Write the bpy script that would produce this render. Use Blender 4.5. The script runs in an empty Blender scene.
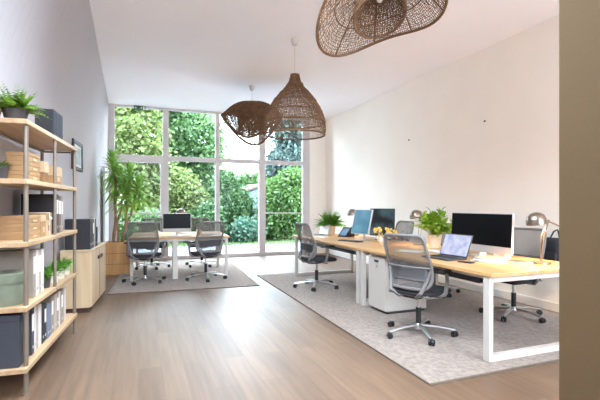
import bpy, bmesh, math, random
from mathutils import Vector, Matrix, Euler
PI = math.pi
sc = bpy.context.scene
COL = sc.collection
R = math.radians

# ------------------------------------------------------------------ materials
def s2l(c):
    return tuple(((v/255.)/12.92 if v/255. <= .04045 else ((v/255.+.055)/1.055)**2.4) for v in c)
def mat(name, rgb, rough=.5, metal=0., var=.08, scale=8., bump=0., bscale=60., stretch=(1, 1, 1), coat=0., sheen=0., spec=.5):
    m = bpy.data.materials.new(name); m.use_nodes = True
    nt = m.node_tree; N = nt.nodes; L = nt.links
    p = N['Principled BSDF']
    tc = N.new('ShaderNodeTexCoord'); mp = N.new('ShaderNodeMapping'); mp.inputs['Scale'].default_value = stretch
    L.new(tc.outputs['Object'], mp.inputs['Vector'])
    n = N.new('ShaderNodeTexNoise'); n.inputs['Scale'].default_value = scale; n.inputs['Detail'].default_value = 5
    L.new(mp.outputs['Vector'], n.inputs['Vector'])
    r = N.new('ShaderNodeValToRGB')
    c = s2l(rgb)
    r.color_ramp.elements[0].position = .3; r.color_ramp.elements[1].position = .7
    r.color_ramp.elements[0].color = tuple(max(0, v*(1-var)) for v in c)+(1,)
    r.color_ramp.elements[1].color = tuple(min(1, v*(1+var)) for v in c)+(1,)
    L.new(n.outputs['Fac'], r.inputs['Fac']); L.new(r.outputs['Color'], p.inputs['Base Color'])
    p.inputs['Roughness'].default_value = rough; p.inputs['Metallic'].default_value = metal
    p.inputs['Specular IOR Level'].default_value = spec
    if coat: p.inputs['Coat Weight'].default_value = coat
    if sheen: p.inputs['Sheen Weight'].default_value = sheen
    if bump:
        b = N.new('ShaderNodeTexNoise'); b.inputs['Scale'].default_value = bscale; b.inputs['Detail'].default_value = 3
        L.new(mp.outputs['Vector'], b.inputs['Vector'])
        bn = N.new('ShaderNodeBump'); bn.inputs['Strength'].default_value = bump; bn.inputs['Distance'].default_value = .01
        L.new(b.outputs['Fac'], bn.inputs['Height']); L.new(bn.outputs['Normal'], p.inputs['Normal'])
    return m
def wood(name, dark, light, axis='Y', scale=14., rough=.45):
    m = bpy.data.materials.new(name); m.use_nodes = True
    nt = m.node_tree; N = nt.nodes; L = nt.links; p = N['Principled BSDF']
    tc = N.new('ShaderNodeTexCoord'); mp = N.new('ShaderNodeMapping')
    k = {'X': (.08, 1, 1), 'Y': (1, .08, 1), 'Z': (1, 1, .08)}[axis]
    mp.inputs['Scale'].default_value = k
    L.new(tc.outputs['Object'], mp.inputs['Vector'])
    n = N.new('ShaderNodeTexNoise'); n.inputs['Scale'].default_value = scale; n.inputs['Detail'].default_value = 8; n.inputs['Distortion'].default_value = .6
    L.new(mp.outputs['Vector'], n.inputs['Vector'])
    r = N.new('ShaderNodeValToRGB')
    r.color_ramp.elements[0].position = .33; r.color_ramp.elements[1].position = .68
    r.color_ramp.elements[0].color = s2l(dark)+(1,); r.color_ramp.elements[1].color = s2l(light)+(1,)
    L.new(n.outputs['Fac'], r.inputs['Fac']); L.new(r.outputs['Color'], p.inputs['Base Color'])
    p.inputs['Roughness'].default_value = rough
    bn = N.new('ShaderNodeBump'); bn.inputs['Strength'].default_value = .15; bn.inputs['Distance'].default_value = .004
    L.new(n.outputs['Fac'], bn.inputs['Height']); L.new(bn.outputs['Normal'], p.inputs['Normal'])
    return m
def floor_mat():
    m = bpy.data.materials.new('oak_plank_floor'); m.use_nodes = True
    nt = m.node_tree; N = nt.nodes; L = nt.links; p = N['Principled BSDF']
    tc = N.new('ShaderNodeTexCoord')
    mp = N.new('ShaderNodeMapping'); mp.inputs['Rotation'].default_value = (0, 0, R(90))
    L.new(tc.outputs['Object'], mp.inputs['Vector'])
    br = N.new('ShaderNodeTexBrick'); br.inputs['Scale'].default_value = 1.; br.inputs['Brick Width'].default_value = 1.5
    br.inputs['Row Height'].default_value = .17; br.inputs['Mortar Size'].default_value = .0012; br.inputs['Bias'].default_value = 0.
    br.offset = .37
    br.inputs['Color1'].default_value = s2l((104, 78, 58))+(1,); br.inputs['Color2'].default_value = s2l((121, 94, 72))+(1,)
    br.inputs['Mortar'].default_value = s2l((92, 71, 54))+(1,)
    L.new(mp.outputs['Vector'], br.inputs['Vector'])
    m2 = N.new('ShaderNodeMapping'); m2.inputs['Scale'].default_value = (1, .06, 1)
    L.new(tc.outputs['Object'], m2.inputs['Vector'])
    n = N.new('ShaderNodeTexNoise'); n.inputs['Scale'].default_value = 22; n.inputs['Detail'].default_value = 8
    L.new(m2.outputs['Vector'], n.inputs['Vector'])
    r = N.new('ShaderNodeValToRGB'); r.color_ramp.elements[0].position = .3; r.color_ramp.elements[1].position = .75
    r.color_ramp.elements[0].color = (.68, .66, .64, 1); r.color_ramp.elements[1].color = (1.1, 1.1, 1.1, 1)
    L.new(n.outputs['Fac'], r.inputs['Fac'])
    mx = N.new('ShaderNodeMix'); mx.data_type = 'RGBA'; mx.blend_type = 'MULTIPLY'; mx.inputs['Factor'].default_value = 1.
    L.new(br.outputs['Color'], mx.inputs[6]); L.new(r.outputs['Color'], mx.inputs[7])
    L.new(mx.outputs[2], p.inputs['Base Color'])
    p.inputs['Roughness'].default_value = .46; p.inputs['Coat Weight'].default_value = .45; p.inputs['Coat Roughness'].default_value = .5
    bn = N.new('ShaderNodeBump'); bn.inputs['Strength'].default_value = .12; bn.inputs['Distance'].default_value = .003
    L.new(n.outputs['Fac'], bn.inputs['Height']); L.new(bn.outputs['Normal'], p.inputs['Normal'])
    return m
def see_through(name, rgb, opac, rough=.7):
    m = mat(name, rgb, rough); nt = m.node_tree; N = nt.nodes; L = nt.links
    t = N.new('ShaderNodeBsdfTransparent'); mx = N.new('ShaderNodeMixShader'); mx.inputs[0].default_value = opac
    L.new(t.outputs[0], mx.inputs[1]); L.new(N['Principled BSDF'].outputs[0], mx.inputs[2])
    L.new(mx.outputs[0], N['Material Output'].inputs['Surface'])
    return m
def glass_mat():
    m = bpy.data.materials.new('window_glass'); m.use_nodes = True
    nt = m.node_tree; N = nt.nodes; L = nt.links; N.remove(N['Principled BSDF'])
    t = N.new('ShaderNodeBsdfTransparent'); t.inputs[0].default_value = (.95, .97, .96, 1)
    g = N.new('ShaderNodeBsdfGlossy'); g.inputs['Roughness'].default_value = .02
    f = N.new('ShaderNodeFresnel'); f.inputs[0].default_value = 1.12
    mx = N.new('ShaderNodeMixShader')
    L.new(f.outputs[0], mx.inputs[0]); L.new(t.outputs[0], mx.inputs[1]); L.new(g.outputs[0], mx.inputs[2])
    L.new(mx.outputs[0], N['Material Output'].inputs['Surface'])
    return m
def leaf_mat(name, dark, light, scale=3., trans=.45, rough=.55):
    m = bpy.data.materials.new(name); m.use_nodes = True
    nt = m.node_tree; N = nt.nodes; L = nt.links; p = N['Principled BSDF']
    g = N.new('ShaderNodeTexCoord')
    n = N.new('ShaderNodeTexNoise'); n.inputs['Scale'].default_value = scale; n.inputs['Detail'].default_value = 8; n.inputs['Roughness'].default_value = .75
    L.new(g.outputs['Object'], n.inputs['Vector'])
    r = N.new('ShaderNodeValToRGB'); r.color_ramp.elements[0].position = .35; r.color_ramp.elements[1].position = .65
    r.color_ramp.elements[0].color = s2l(dark)+(1,); r.color_ramp.elements[1].color = s2l(light)+(1,)
    L.new(n.outputs['Fac'], r.inputs['Fac']); L.new(r.outputs['Color'], p.inputs['Base Color'])
    p.inputs['Roughness'].default_value = rough
    t = N.new('ShaderNodeBsdfTranslucent'); L.new(r.outputs['Color'], t.inputs[0])
    mx = N.new('ShaderNodeMixShader'); mx.inputs[0].default_value = trans
    L.new(p.outputs[0], mx.inputs[1]); L.new(t.outputs[0], mx.inputs[2])
    L.new(mx.outputs[0], N['Material Output'].inputs['Surface'])
    return m
def emit(name, rgb, st, rgb2=None, scale=6.):
    m = bpy.data.materials.new(name); m.use_nodes = True
    nt = m.node_tree; N = nt.nodes; L = nt.links; p = N['Principled BSDF']
    p.inputs['Base Color'].default_value = (.01, .01, .012, 1); p.inputs['Roughness'].default_value = .25
    p.inputs['Emission Strength'].default_value = st
    if rgb2:
        tc = N.new('ShaderNodeTexCoord'); n = N.new('ShaderNodeTexNoise'); n.inputs['Scale'].default_value = scale; n.inputs['Detail'].default_value = 3
        L.new(tc.outputs['Object'], n.inputs['Vector'])
        r = N.new('ShaderNodeValToRGB'); r.color_ramp.elements[0].position = .38; r.color_ramp.elements[1].position = .62
        r.color_ramp.elements[0].color = s2l(rgb)+(1,); r.color_ramp.elements[1].color = s2l(rgb2)+(1,)
        L.new(n.outputs['Fac'], r.inputs['Fac']); L.new(r.outputs['Color'], p.inputs['Emission Color'])
    else:
        p.inputs['Emission Color'].default_value = s2l(rgb)+(1,)
    return m

M = {}
M['floor'] = floor_mat()
M['ceiling'] = mat('white_ceiling_paint', (252, 248, 250), .9, var=.01, scale=2)
M['wall_cream'] = mat('cream_wall_paint', (246, 237, 226), .9, var=.02, scale=1.5, bump=.05, bscale=40)
M['wall_shaded'] = mat('shaded_wall_plaster', (92, 70, 42), .9, var=.03, scale=2.5, bump=.05, bscale=50)  # shade on the near cream wall, painted in as an even dark tan
M['frame_white'] = mat('window_frame_paint', (212, 205, 204), .5, var=.02)
M['white_trim'] = mat('white_trim_paint', (232, 226, 220), .5, var=.02)
M['glass'] = glass_mat()
M['oak'] = wood('pale_oak', (172, 138, 102), (198, 166, 128), 'Y')
M['oak_top'] = wood('oak_desktop', (188, 142, 90), (210, 166, 112), 'Y', 10., .38)
M['oak_cab'] = wood('oak_cabinet', (188, 160, 126), (208, 182, 148), 'Z', 9.)
M['planter'] = wood('planter_wood', (186, 132, 78), (214, 164, 106), 'Z', 16.)
M['white_metal'] = mat('white_powder_coat', (198, 190, 182), .42, var=.015)
M['post'] = mat('grey_brown_steel', (140, 126, 112), .4, .5, var=.05)
M['chrome'] = mat('brushed_aluminium', (196, 194, 192), .3, .9, var=.05)
M['lamp_metal'] = mat('brushed_nickel', (146, 132, 120), .32, .9, var=.06, scale=20, stretch=(1, 1, .1))
M['black'] = mat('black_plastic', (28, 28, 30), .45, var=.1)
M['black_fab'] = mat('black_seat_fabric', (38, 37, 40), .85, var=.15, scale=40, bump=.2, bscale=200)
M['grey_plastic'] = mat('grey_chair_plastic', (114, 109, 106), .5, var=.04)
M['mesh'] = see_through('grey_chair_mesh', (104, 97, 93), .68, .8)
M['mesh_dark'] = see_through('dark_chair_mesh', (88, 86, 88), .8, .8)
M['rug'] = mat('grey_beige_rug_pile', (132, 114, 101), .97, var=.3, scale=24, bump=.8, bscale=120, sheen=.2)
M['rug_edge'] = mat('rug_binding', (98, 84, 72), .95, var=.1)
M['rattan'] = mat('dark_rattan', (118, 86, 60), .6, var=.25, scale=14, spec=.3)
M['rattan_rim'] = mat('rattan_rim', (112, 80, 56), .6, var=.2, scale=14, spec=.3)
M['cord'] = mat('pale_cord', (196, 186, 176), .6)
M['kraft'] = mat('kraft_board', (168, 130, 90), .8, var=.06, scale=12)
M['kraft_light'] = mat('pale_kraft_board', (198, 168, 134), .8, var=.06, scale=12)
M['kraft_dark'] = mat('brown_board', (142, 104, 70), .8, var=.08, scale=12)
M['binder_black'] = mat('black_binder_board', (36, 34, 38), .55, var=.1)
M['binder_charcoal'] = mat('charcoal_binder_board', (58, 60, 68), .6, var=.08)
M['binder_grey'] = mat('grey_binder_board', (150, 138, 126), .7, var=.06)
M['binder_white'] = mat('white_binder_board', (216, 208, 206), .6, var=.04)
M['binder_blue'] = mat('blue_grey_binder_board', (112, 122, 140), .6, var=.06)
M['binder_brown'] = mat('brown_binder_board', (112, 88, 76), .6, var=.08)
M['binder_taupe'] = mat('taupe_binder_board', (176, 164, 152), .65, var=.05)
M['label'] = mat('spine_label_paper', (236, 230, 226), .7, var=.03)
M['paper'] = mat('paper_sheet', (238, 232, 222), .8, var=.02)
M['hatbox'] = mat('sage_green_board', (122, 128, 108), .75, var=.06, scale=16)
M['soil'] = mat('potting_soil', (62, 46, 34), .95, var=.3, scale=40, bump=.6)
M['pot_dark'] = mat('dark_grey_pot', (70, 66, 66), .7, var=.1)
M['pot_white'] = mat('white_ceramic', (228, 220, 210), .35, var=.03)
M['pot_cream'] = mat('cream_ceramic', (230, 208, 180), .5, var=.04)
M['fern'] = leaf_mat('fern_leaf', (58, 96, 30), (146, 180, 66), 14.)
M['lime_leaf'] = leaf_mat('bright_plant_leaf', (84, 132, 30), (176, 206, 66), 9.)
M['mid_leaf'] = leaf_mat('mid_plant_leaf', (66, 126, 34), (140, 194, 76), 9.)
M['palm_leaf'] = leaf_mat('dracaena_leaf', (84, 140, 50), (178, 214, 104), 5.)
M['bark'] = mat('plant_trunk_bark', (150, 120, 92), .9, var=.2, scale=20, bump=.5)
M['tree_bark'] = mat('tree_bark', (92, 78, 62), .95, var=.25, scale=10, bump=.8)
M['screen_off'] = mat('dark_screen_glass', (13, 13, 16), .3, var=.02, spec=.12)
M['silver'] = mat('silver_case', (205, 200, 198), .35, .3, var=.02)
M['dark_case'] = mat('dark_grey_case', (70, 68, 72), .4, .3, var=.04)
M['screen_blue'] = emit('blue_monitor_picture', (72, 138, 168), 0.21, (106, 172, 196), 5.)
M['screen_laptop'] = emit('laptop_picture', (176, 188, 236), 0.237, (226, 230, 250), 14.)
M['screen_dim'] = emit('dim_monitor_picture', (26, 34, 38), 0.195, (88, 122, 132), 4.5)  # dim two-tone mottle emitted by the screen
M['screen_phone'] = emit('phone_picture', (92, 138, 186), 0.223, (150, 186, 220), 20.)
M['bulb'] = emit('warm_bulb', (255, 214, 150), 12.)
M['exit_green'] = mat('exit_sign_green', (30, 96, 72), .5, var=.05)
M['exit_dark'] = mat('exit_sign_dark', (28, 46, 44), .5, var=.05)
M['exit_white'] = mat('exit_sign_white', (235, 240, 236), .5, var=.01)
M['dry_flower'] = mat('dried_flower_heads', (222, 184, 92), .9, var=.2, scale=40)
M['dry_stem'] = mat('dried_flower_stems', (168, 138, 88), .9, var=.1)
M['jar_glass'] = see_through('clear_jar_glass', (190, 196, 190), .22, .08)
M['pink_note'] = mat('pale_pink_box', (236, 212, 196), .7, var=.03)
M['bag'] = mat('black_bag_cloth', (46, 44, 48), .85, var=.12, scale=20, bump=.3)
M['handle_wood'] = mat('dark_handle', (72, 48, 34), .5, var=.1)
M['lawn'] = leaf_mat('lawn_blades', (54, 80, 32), (88, 110, 54), 2., .3)
M['lawn_soil'] = mat('lawn_soil', (62, 82, 42), .95, var=.2, scale=6)
M['patio'] = mat('wet_patio_stone', (116, 122, 134), .35, var=.12, scale=3)
M['shed'] = mat('shed_boards', (104, 122, 142), .8, var=.05)
M['shed_roof'] = mat('shed_roof_tile', (110, 84, 66), .85, var=.1)
M['picture'] = mat('picture_print', (150, 168, 178), .35, var=.45, scale=5)
M['radiator'] = mat('radiator_enamel', (226, 228, 234), .4, var=.02)

def reeded():
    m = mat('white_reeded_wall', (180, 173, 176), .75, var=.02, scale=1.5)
    nt = m.node_tree; N = nt.nodes; L = nt.links; p = N['Principled BSDF']
    tc = N.new('ShaderNodeTexCoord')
    w = N.new('ShaderNodeTexWave'); w.wave_type = 'BANDS'; w.bands_direction = 'Y'; w.inputs['Scale'].default_value = 2.2
    w.inputs['Distortion'].default_value = 0.
    L.new(tc.outputs['Object'], w.inputs['Vector'])
    pw = N.new('ShaderNodeMath'); pw.operation = 'POWER'; pw.inputs[1].default_value = 8.
    L.new(w.outputs['Fac'], pw.inputs[0])
    b = N.new('ShaderNodeBump'); b.invert = True; b.inputs['Strength'].default_value = .3; b.inputs['Distance'].default_value = .008
    L.new(pw.outputs[0], b.inputs['Height']); L.new(b.outputs['Normal'], p.inputs['Normal'])
    return m
M['wall_left'] = reeded()

# ------------------------------------------------------------------ mesh builder
class B:
    def __init__(self): self.bm = bmesh.new()
    def box(self, c, s, bev=0., rot=None, seg=2):
        T = Matrix.Translation(Vector(c))
        if rot is not None: T = T @ Euler(rot).to_matrix().to_4x4()
        r = bmesh.ops.create_cube(self.bm, size=1., matrix=T @ Matrix.Diagonal((s[0], s[1], s[2], 1)))
        if bev > 0:
            es = list({e for v in r['verts'] for e in v.link_edges})
            bmesh.ops.bevel(self.bm, geom=es, offset=min(bev, min(s)*.49), segments=seg, profile=.5, affect='EDGES')
        return self
    def span(self, a, b, bev=0.):
        c = [(a[i]+b[i])/2 for i in range(3)]; s = [abs(b[i]-a[i]) for i in range(3)]
        return self.box(c, s, bev)
    def tube(self, pts, r, seg=8, closed=False, flat=1.):
        pts = [Vector(p) for p in pts]; n = len(pts)
        rs = r if isinstance(r, (list, tuple)) else [r]*n
        rings = []; up = None
        for i, p in enumerate(pts):
            a = pts[i-1] if (i > 0 or closed) else p; b = pts[(i+1) % n] if (i < n-1 or closed) else p
            t = (b-a).normalized() if (b-a).length > 1e-9 else Vector((0, 0, 1))
            if up is None:
                up = Vector((0, 0, 1)) if abs(t.z) < .9 else Vector((1, 0, 0))
            x = t.cross(up)
            if x.length < 1e-6: x = t.cross(Vector((0, 1, 0)))
            x.normalize(); y = x.cross(t).normalized(); up = y
            rings.append([self.bm.verts.new(p+x*math.cos(2*PI*k/seg)*rs[i]+y*math.sin(2*PI*k/seg)*rs[i]*flat) for k in range(seg)])
        m = n if closed else n-1
        for i in range(m):
            A = rings[i]; Bq = rings[(i+1) % n]
            for k in range(seg):
                self.bm.faces.new((A[k], A[(k+1) % seg], Bq[(k+1) % seg], Bq[k]))
        if not closed:
            try:
                self.bm.faces.new(list(reversed(rings[0]))); self.bm.faces.new(rings[-1])
            except ValueError: pass
        return self
    def lathe(self, prof, seg=24, c=(0, 0, 0), axis='Z', cap=True):
        c = Vector(c); rings = []
        for (r, z) in prof:
            ring = []
            for k in range(seg):
                a = 2*PI*k/seg
                if axis == 'Z': v = Vector((r*math.cos(a), r*math.sin(a), z))
                elif axis == 'X': v = Vector((z, r*math.cos(a), r*math.sin(a)))
                else: v = Vector((r*math.sin(a), z, r*math.cos(a)))
                ring.append(self.bm.verts.new(c+v))
            rings.append(ring)
        for A, D in zip(rings, rings[1:]):
            for k in range(seg):
                self.bm.faces.new((A[k], A[(k+1) % seg], D[(k+1) % seg], D[k]))
        if cap:
            self.bm.faces.new(list(reversed(rings[0]))); self.bm.faces.new(rings[-1])
        return self
    def grid(self, f, nu, nv, wrap=False):
        vs = [[self.bm.verts.new(f(i/nu, j/nv)) for j in range(nv+1)] for i in range(nu if wrap else nu+1)]
        for i in range(nu):
            i2 = (i+1) % nu if wrap else i+1
            for j in range(nv):
                self.bm.faces.new((vs[i][j], vs[i2][j], vs[i2][j+1], vs[i][j+1]))
        return self
    def poly(self, pts):
        self.bm.faces.new([self.bm.verts.new(p) for p in pts]); return self
    def prism(self, pts, d):
        d = Vector(d); a = [self.bm.verts.new(Vector(p)) for p in pts]; b = [self.bm.verts.new(Vector(p)+d) for p in pts]
        n = len(a)
        self.bm.faces.new(list(reversed(a))); self.bm.faces.new(b)
        for i in range(n): self.bm.faces.new((a[i], a[(i+1) % n], b[(i+1) % n], b[i]))
        return self
    def ball(self, c, r, sub=2, sc3=(1, 1, 1)):
        bmesh.ops.create_icosphere(self.bm, subdivisions=sub, radius=1., matrix=Matrix.Translation(Vector(c)) @ Matrix.Diagonal((r*sc3[0], r*sc3[1], r*sc3[2], 1)))
        return self
    def leaf(self, base, d, up, L, w, droop=.3, n=4):
        """one blade that starts at base, runs along d and droops"""
        d = Vector(d).normalized(); up = Vector(up); side = d.cross(up)
        if side.length < 1e-4: side = d.cross(Vector((1, 0, 0)))
        side.normalize(); nrm = side.cross(d).normalized()
        p = Vector(base); prev = None
        for i in range(n+1):
            t = i/n
            ww = w*.5*math.sin(PI*min(1, .12+.88*t))**.8 if t < 1 else 0
            q = Vector(base)+d*L*t - Vector((0, 0, 1))*droop*L*t*t
            cur = (self.bm.verts.new(q-side*ww+nrm*ww*.35), self.bm.verts.new(q), self.bm.verts.new(q+side*ww+nrm*ww*.35)) if t < 1 else (self.bm.verts.new(q),)
            if prev:
                if len(cur) == 3:
                    self.bm.faces.new((prev[0], prev[1], cur[1], cur[0])); self.bm.faces.new((prev[1], prev[2], cur[2], cur[1]))
                else:
                    self.bm.faces.new((prev[0], prev[1], cur[0])); self.bm.faces.new((prev[1], prev[2], cur[0]))
            prev = cur
        return self
    def obj(self, name, m, parent=None, smooth=False, fixn=True):
        if fixn: bmesh.ops.recalc_face_normals(self.bm, faces=self.bm.faces)
        me = bpy.data.meshes.new(name); self.bm.to_mesh(me); self.bm.free()
        me.materials.append(M[m] if isinstance(m, str) else m)
        if smooth:
            for p in me.polygons: p.use_smooth = True
            if smooth != 'all':
                me.set_sharp_from_angle(angle=R(40))
        o = bpy.data.objects.new(name, me); COL.objects.link(o)
        if parent: o.parent = parent
        return o

def tag(o, label, cat, group=None, kind=None):
    o['label'] = label; o['category'] = cat
    if group: o['group'] = group
    if kind: o['kind'] = kind
    return o
def thing(name, label, cat, loc=(0, 0, 0), rz=0., group=None):
    o = bpy.data.objects.new(name, None); COL.objects.link(o)
    o.location = loc; o.rotation_euler = (0, 0, rz); o.empty_display_size = .1
    return tag(o, label, cat, group)
def place(o, loc, rz=0., parent=None):
    o.location = loc; o.rotation_euler = (0, 0, rz); return o
def struct(o, label=None):
    o['kind'] = 'structure'
    if label: o['label'] = label
    return o
def dup(root, loc, rz, label, group=None):
    r = root.copy(); COL.objects.link(r); r.location = loc; r.rotation_euler = (0, 0, rz); r['label'] = label
    if group: r['group'] = group
    for ch in list(root.children):
        c = ch.copy(); COL.objects.link(c); c.parent = r
        for g in list(ch.children):
            d = g.copy(); COL.objects.link(d); d.parent = c
    return r
rnd = random.Random(7)

# ------------------------------------------------------------------ camera
PSI = R(21)
cam_d = bpy.data.cameras.new('camera'); cam = bpy.data.objects.new('camera', cam_d); COL.objects.link(cam)
cam.location = (0, 0, 1.3); cam.rotation_euler = (R(90), 0, -PSI)
cam_d.sensor_width = 36; cam_d.lens = 25.2; cam_d.shift_y = 5/600; cam_d.clip_start = .05
sc.camera = cam

# ------------------------------------------------------------------ the room
H = 3.6; YB = 10.45; Y0 = -1.6; XR = 4.74
def xb(y): return -.64-.0575*(10.5-y)
def xt(y): return -.64+.025*(10.5-y)
struct(B().span((-2.2, Y0, -.1), (XR+.25, YB+.12, 0)).obj('floor', 'floor'), 'oak plank floor')
ADDED_SKYLIGHTS = [(-.1, 1.55, 1.2, 4.0)]  # roof opening added out of view to let in fill daylight
cb_ = B().span((-1.7, Y0, H), (XR+.25, 1.2, H+.2)).span((-1.7, 4., H), (XR+.25, YB+.2, H+.2)).span((-1.7, 1.2, H), (-.1, 4., H+.2)).span((1.55, 1.2, H), (XR+.25, 4., H+.2))
struct(cb_.obj('ceiling', 'ceiling'), 'white ceiling')
for i_, (a_, c_, d_, e_) in enumerate(ADDED_SKYLIGHTS):
    r_ = bpy.data.objects.new('window_%d' % (i_+2), None); COL.objects.link(r_); r_['kind'] = 'structure'; r_['label'] = 'unseen roof window added to the white ceiling for daylight'
    f_ = B().span((a_, d_, H+.1), (a_+.06, e_, H+.2)).span((c_-.06, d_, H+.1), (c_, e_, H+.2)).span((a_+.06, d_, H+.1), (c_-.06, d_+.06, H+.2)).span((a_+.06, e_-.06, H+.1), (c_-.06, e_, H+.2))
    f_.obj('frame', 'frame_white', r_)
    B().span((a_+.06, d_+.06, H+.15), (c_-.06, e_-.06, H+.16)).obj('pane', 'glass', r_)
def wall_left():
    b = B(); st = [Y0+(YB+.2-Y0)*k/10 for k in range(11)]; rings = []
    for y in st:
        prof = [(xb(y), -.05), (xb(y), 1.0)]
        for k in range(13):
            q = k/12; prof.append((xb(y)+(xt(y)-xb(y))*q*q, 1.95+(H+.02-1.95)*q))
        prof += [(xb(y)-.3, H+.02), (xb(y)-.3, -.05)]
        rings.append([b.bm.verts.new((x, y, z)) for x, z in prof])
    n = len(rings[0])
    for A, D in zip(rings, rings[1:]):
        for k in range(n): b.bm.faces.new((A[k], A[(k+1) % n], D[(k+1) % n], D[k]))
    b.bm.faces.new(rings[0]); b.bm.faces.new(list(reversed(rings[-1])))
    return b.obj('wall_left', 'wall_left', None, True)
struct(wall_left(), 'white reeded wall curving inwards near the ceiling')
struct(B().span((XR, Y0, 0), (XR+.25, YB+.2, H)).obj('wall_right', 'wall_cream'), 'cream plastered wall')
struct(B().span((4.26, YB-.06, 0), (XR, YB+.2, H)).obj('wall_back', 'wall_cream'), 'cream pier beside the window wall')
struct(B().span((XR-.018, Y0, 0), (XR, YB-.06, .11), .006).obj('baseboard_right', 'white_trim'))
struct(B().span((1.69, Y0, 0), (1.95, 1.295, H), .012).obj('wall_front', 'wall_shaded'), 'wall end close to the viewer with shade painted into its tan colour')

rw = B().span((-2.2, Y0-.2, 0), (-1., Y0, H+.2)).span((-1., Y0-.2, 0), (2.1, Y0, 2.1)).span((-1., Y0-.2, 3.55), (2.1, Y0, H+.2)).span((1.85, Y0-.2, 2.1), (2.1, Y0, 3.55)).span((2.1, Y0-.2, 0), (XR+.25, Y0, 1.1)).span((2.1, Y0-.2, 3.55), (XR+.25, Y0, H+.2)).span((4.7, Y0-.2, 1.1), (XR+.25, Y0, 3.55))  # unseen rear wall; both openings are added for fill daylight
struct(rw.obj('wall_rear', 'wall_cream'), 'cream wall with two unseen openings added for daylight behind the viewer')

# window wall: frame, mullions, transom, panes
XL = -.66
def window_wall():
    W0 = bpy.data.objects.new('window_1', None); COL.objects.link(W0); W0['kind'] = 'structure'; W0['label'] = 'floor to ceiling window wall with white frames'
    y0, y1 = YB-.03, YB+.05
    def bar(n, a, c, bev=.006): B().span(a, c, bev).obj(n, 'frame_white', W0)
    bar('frame', (XL, y0, 0), (-.51, y1, H)); bar('frame', (4.08, y0, 0), (4.26, y1, H))
    bar('sill', (XL, y0-.02, 0), (4.26, y1+.02, .09)); bar('frame', (-.51, y0, 3.55), (4.08, y1, H))
    mull = [(.53, .66), (1.77, 1.87), (2.88, 3.05)]
    for a, c in mull: bar('mullion', (a, y0-.01, .09), (c, y1+.01, 3.55))
    cells = [(-.51, .53), (.66, 1.77), (1.87, 2.88), (3.05, 4.08)]
    for i, (a, c) in enumerate(cells):
        bar('transom', (a, y0, 2.35), (c, y1, 2.46))
        B().span((a, YB+.005, 2.46), (c, YB+.015, 3.55)).obj('pane', 'glass', W0)
        B().span((a, YB+.005, .09), (c, YB+.015, 2.35)).obj('pane', 'glass', W0)
    # opening sash of the left bay and the guard rails
    for a, c in ((-.51, -.455), (.475, .53)): bar('sash_stile', (a, y0-.015, .09), (c, y1, 2.35))
    bar('sash_rail', (-.455, y0-.015, 2.29), (.475, y1, 2.35)); bar('sash_rail', (-.455, y0-.015, .09), (.475, y1, .16))
    bar('guard_rail', (-.455, y0-.005, 1.085), (.475, y0+.025, 1.13)); bar('guard_rail', (-.455, y0-.005, .885), (.475, y0+.025, .915))
    bar('guard_rail', (3.05, y0-.005, 1.075), (4.08, y0+.025, 1.105))
window_wall()

# exit sign
t = thing('exit_sign', 'small green exit sign with running figure at top of left window', 'sign', (.02, YB-.075, 3.49))
B().span((-.125, -.012, 0), (.125, .012, .1), .004).obj('housing', 'exit_dark', t)
b = B().span((-.118, -.016, .008), (-.03, -.0125, .092)); b.obj('arrow_panel', 'exit_green', t)
b = B().span((-.085, -.0185, .044), (-.06, -.0165, .056)); b.prism([(-.105, -.0165, .05), (-.085, -.0165, .075), (-.085, -.0165, .025)], (0, -.002, 0)); b.obj('arrow', 'exit_white', t)
b = B().span((-.01, -.016, .008), (.118, -.0125, .092)); b.obj('figure_panel', 'exit_green', t)
b = B().ball((.04, -.0175, .077), .009, 1, (1, .3, 1))
for p, q in (((.038, .068), (.032, .045)), ((.032, .045), (.05, .03)), ((.05, .03), (.044, .014)), ((.032, .045), (.014, .034)), ((.014, .034), (.004, .034)), ((.038, .066), (.056, .056)), ((.038, .066), (.018, .06))):
    b.tube([(p[0], -.0175, p[1]), (q[0], -.0175, q[1])], .0042, 6)
b.obj('running_figure', 'exit_white', t)
b = B().span((.07, -.0185, .012), (.105, -.0165, .088)); b.obj('door_mark', 'exit_white', t)

# small wall fixings
for i, (x, y, z, lab) in enumerate([(XR, 6.63, 2.52, 'small dark screw in cream wall, the farther one, above the dark monitor'), (XR, 4.78, 2.53, 'small dark screw in cream wall, the nearer one, above the wide monitor')]):
    tag(B().lathe([(.016, 0), (.016, .005), (.007, .008), (.007, .018)], 12, axis='X').obj('wall_screw', 'handle_wood'), lab, 'screw', 'screws in the cream wall')
for o, p in zip([o for o in COL.objects if o.name.startswith('wall_screw')], [(XR, 6.63, 2.52), (XR, 4.78, 2.53)]):
    o.location = p; o.rotation_euler = (0, 0, PI)

# ------------------------------------------------------------------ rugs
def rug(name, pts, z, label):
    r = thing(name, label, 'rug', (pts[0][0], pts[0][1], 0))
    o = Vector((pts[0][0], pts[0][1], 0)); q = [Vector((p[0], p[1], 0))-o for p in pts]
    c = sum(q, Vector())/4
    inner = [v+(c-v).normalized()*.02 for v in q]
    B().prism([v+Vector((0, 0, .001)) for v in q], (0, 0, z-.003)).obj('binding', 'rug_edge', r)
    B().prism([v+Vector((0, 0, .002)) for v in inner], (0, 0, z-.002)).obj('pile', 'rug', r)
    return r
RZ = .012
rug('area_rug', [(1.956, 2.48), (4.66, 2.50), (4.66, 7.55), (2.03, 7.51)], RZ, 'large grey beige rug under the long desks along the cream wall')
rug('area_rug', [(-.435, 6.665), (1.809, 6.526), (1.95, 9.35), (-.30, 9.5)], RZ, 'smaller grey beige rug under the table at the window')

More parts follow.
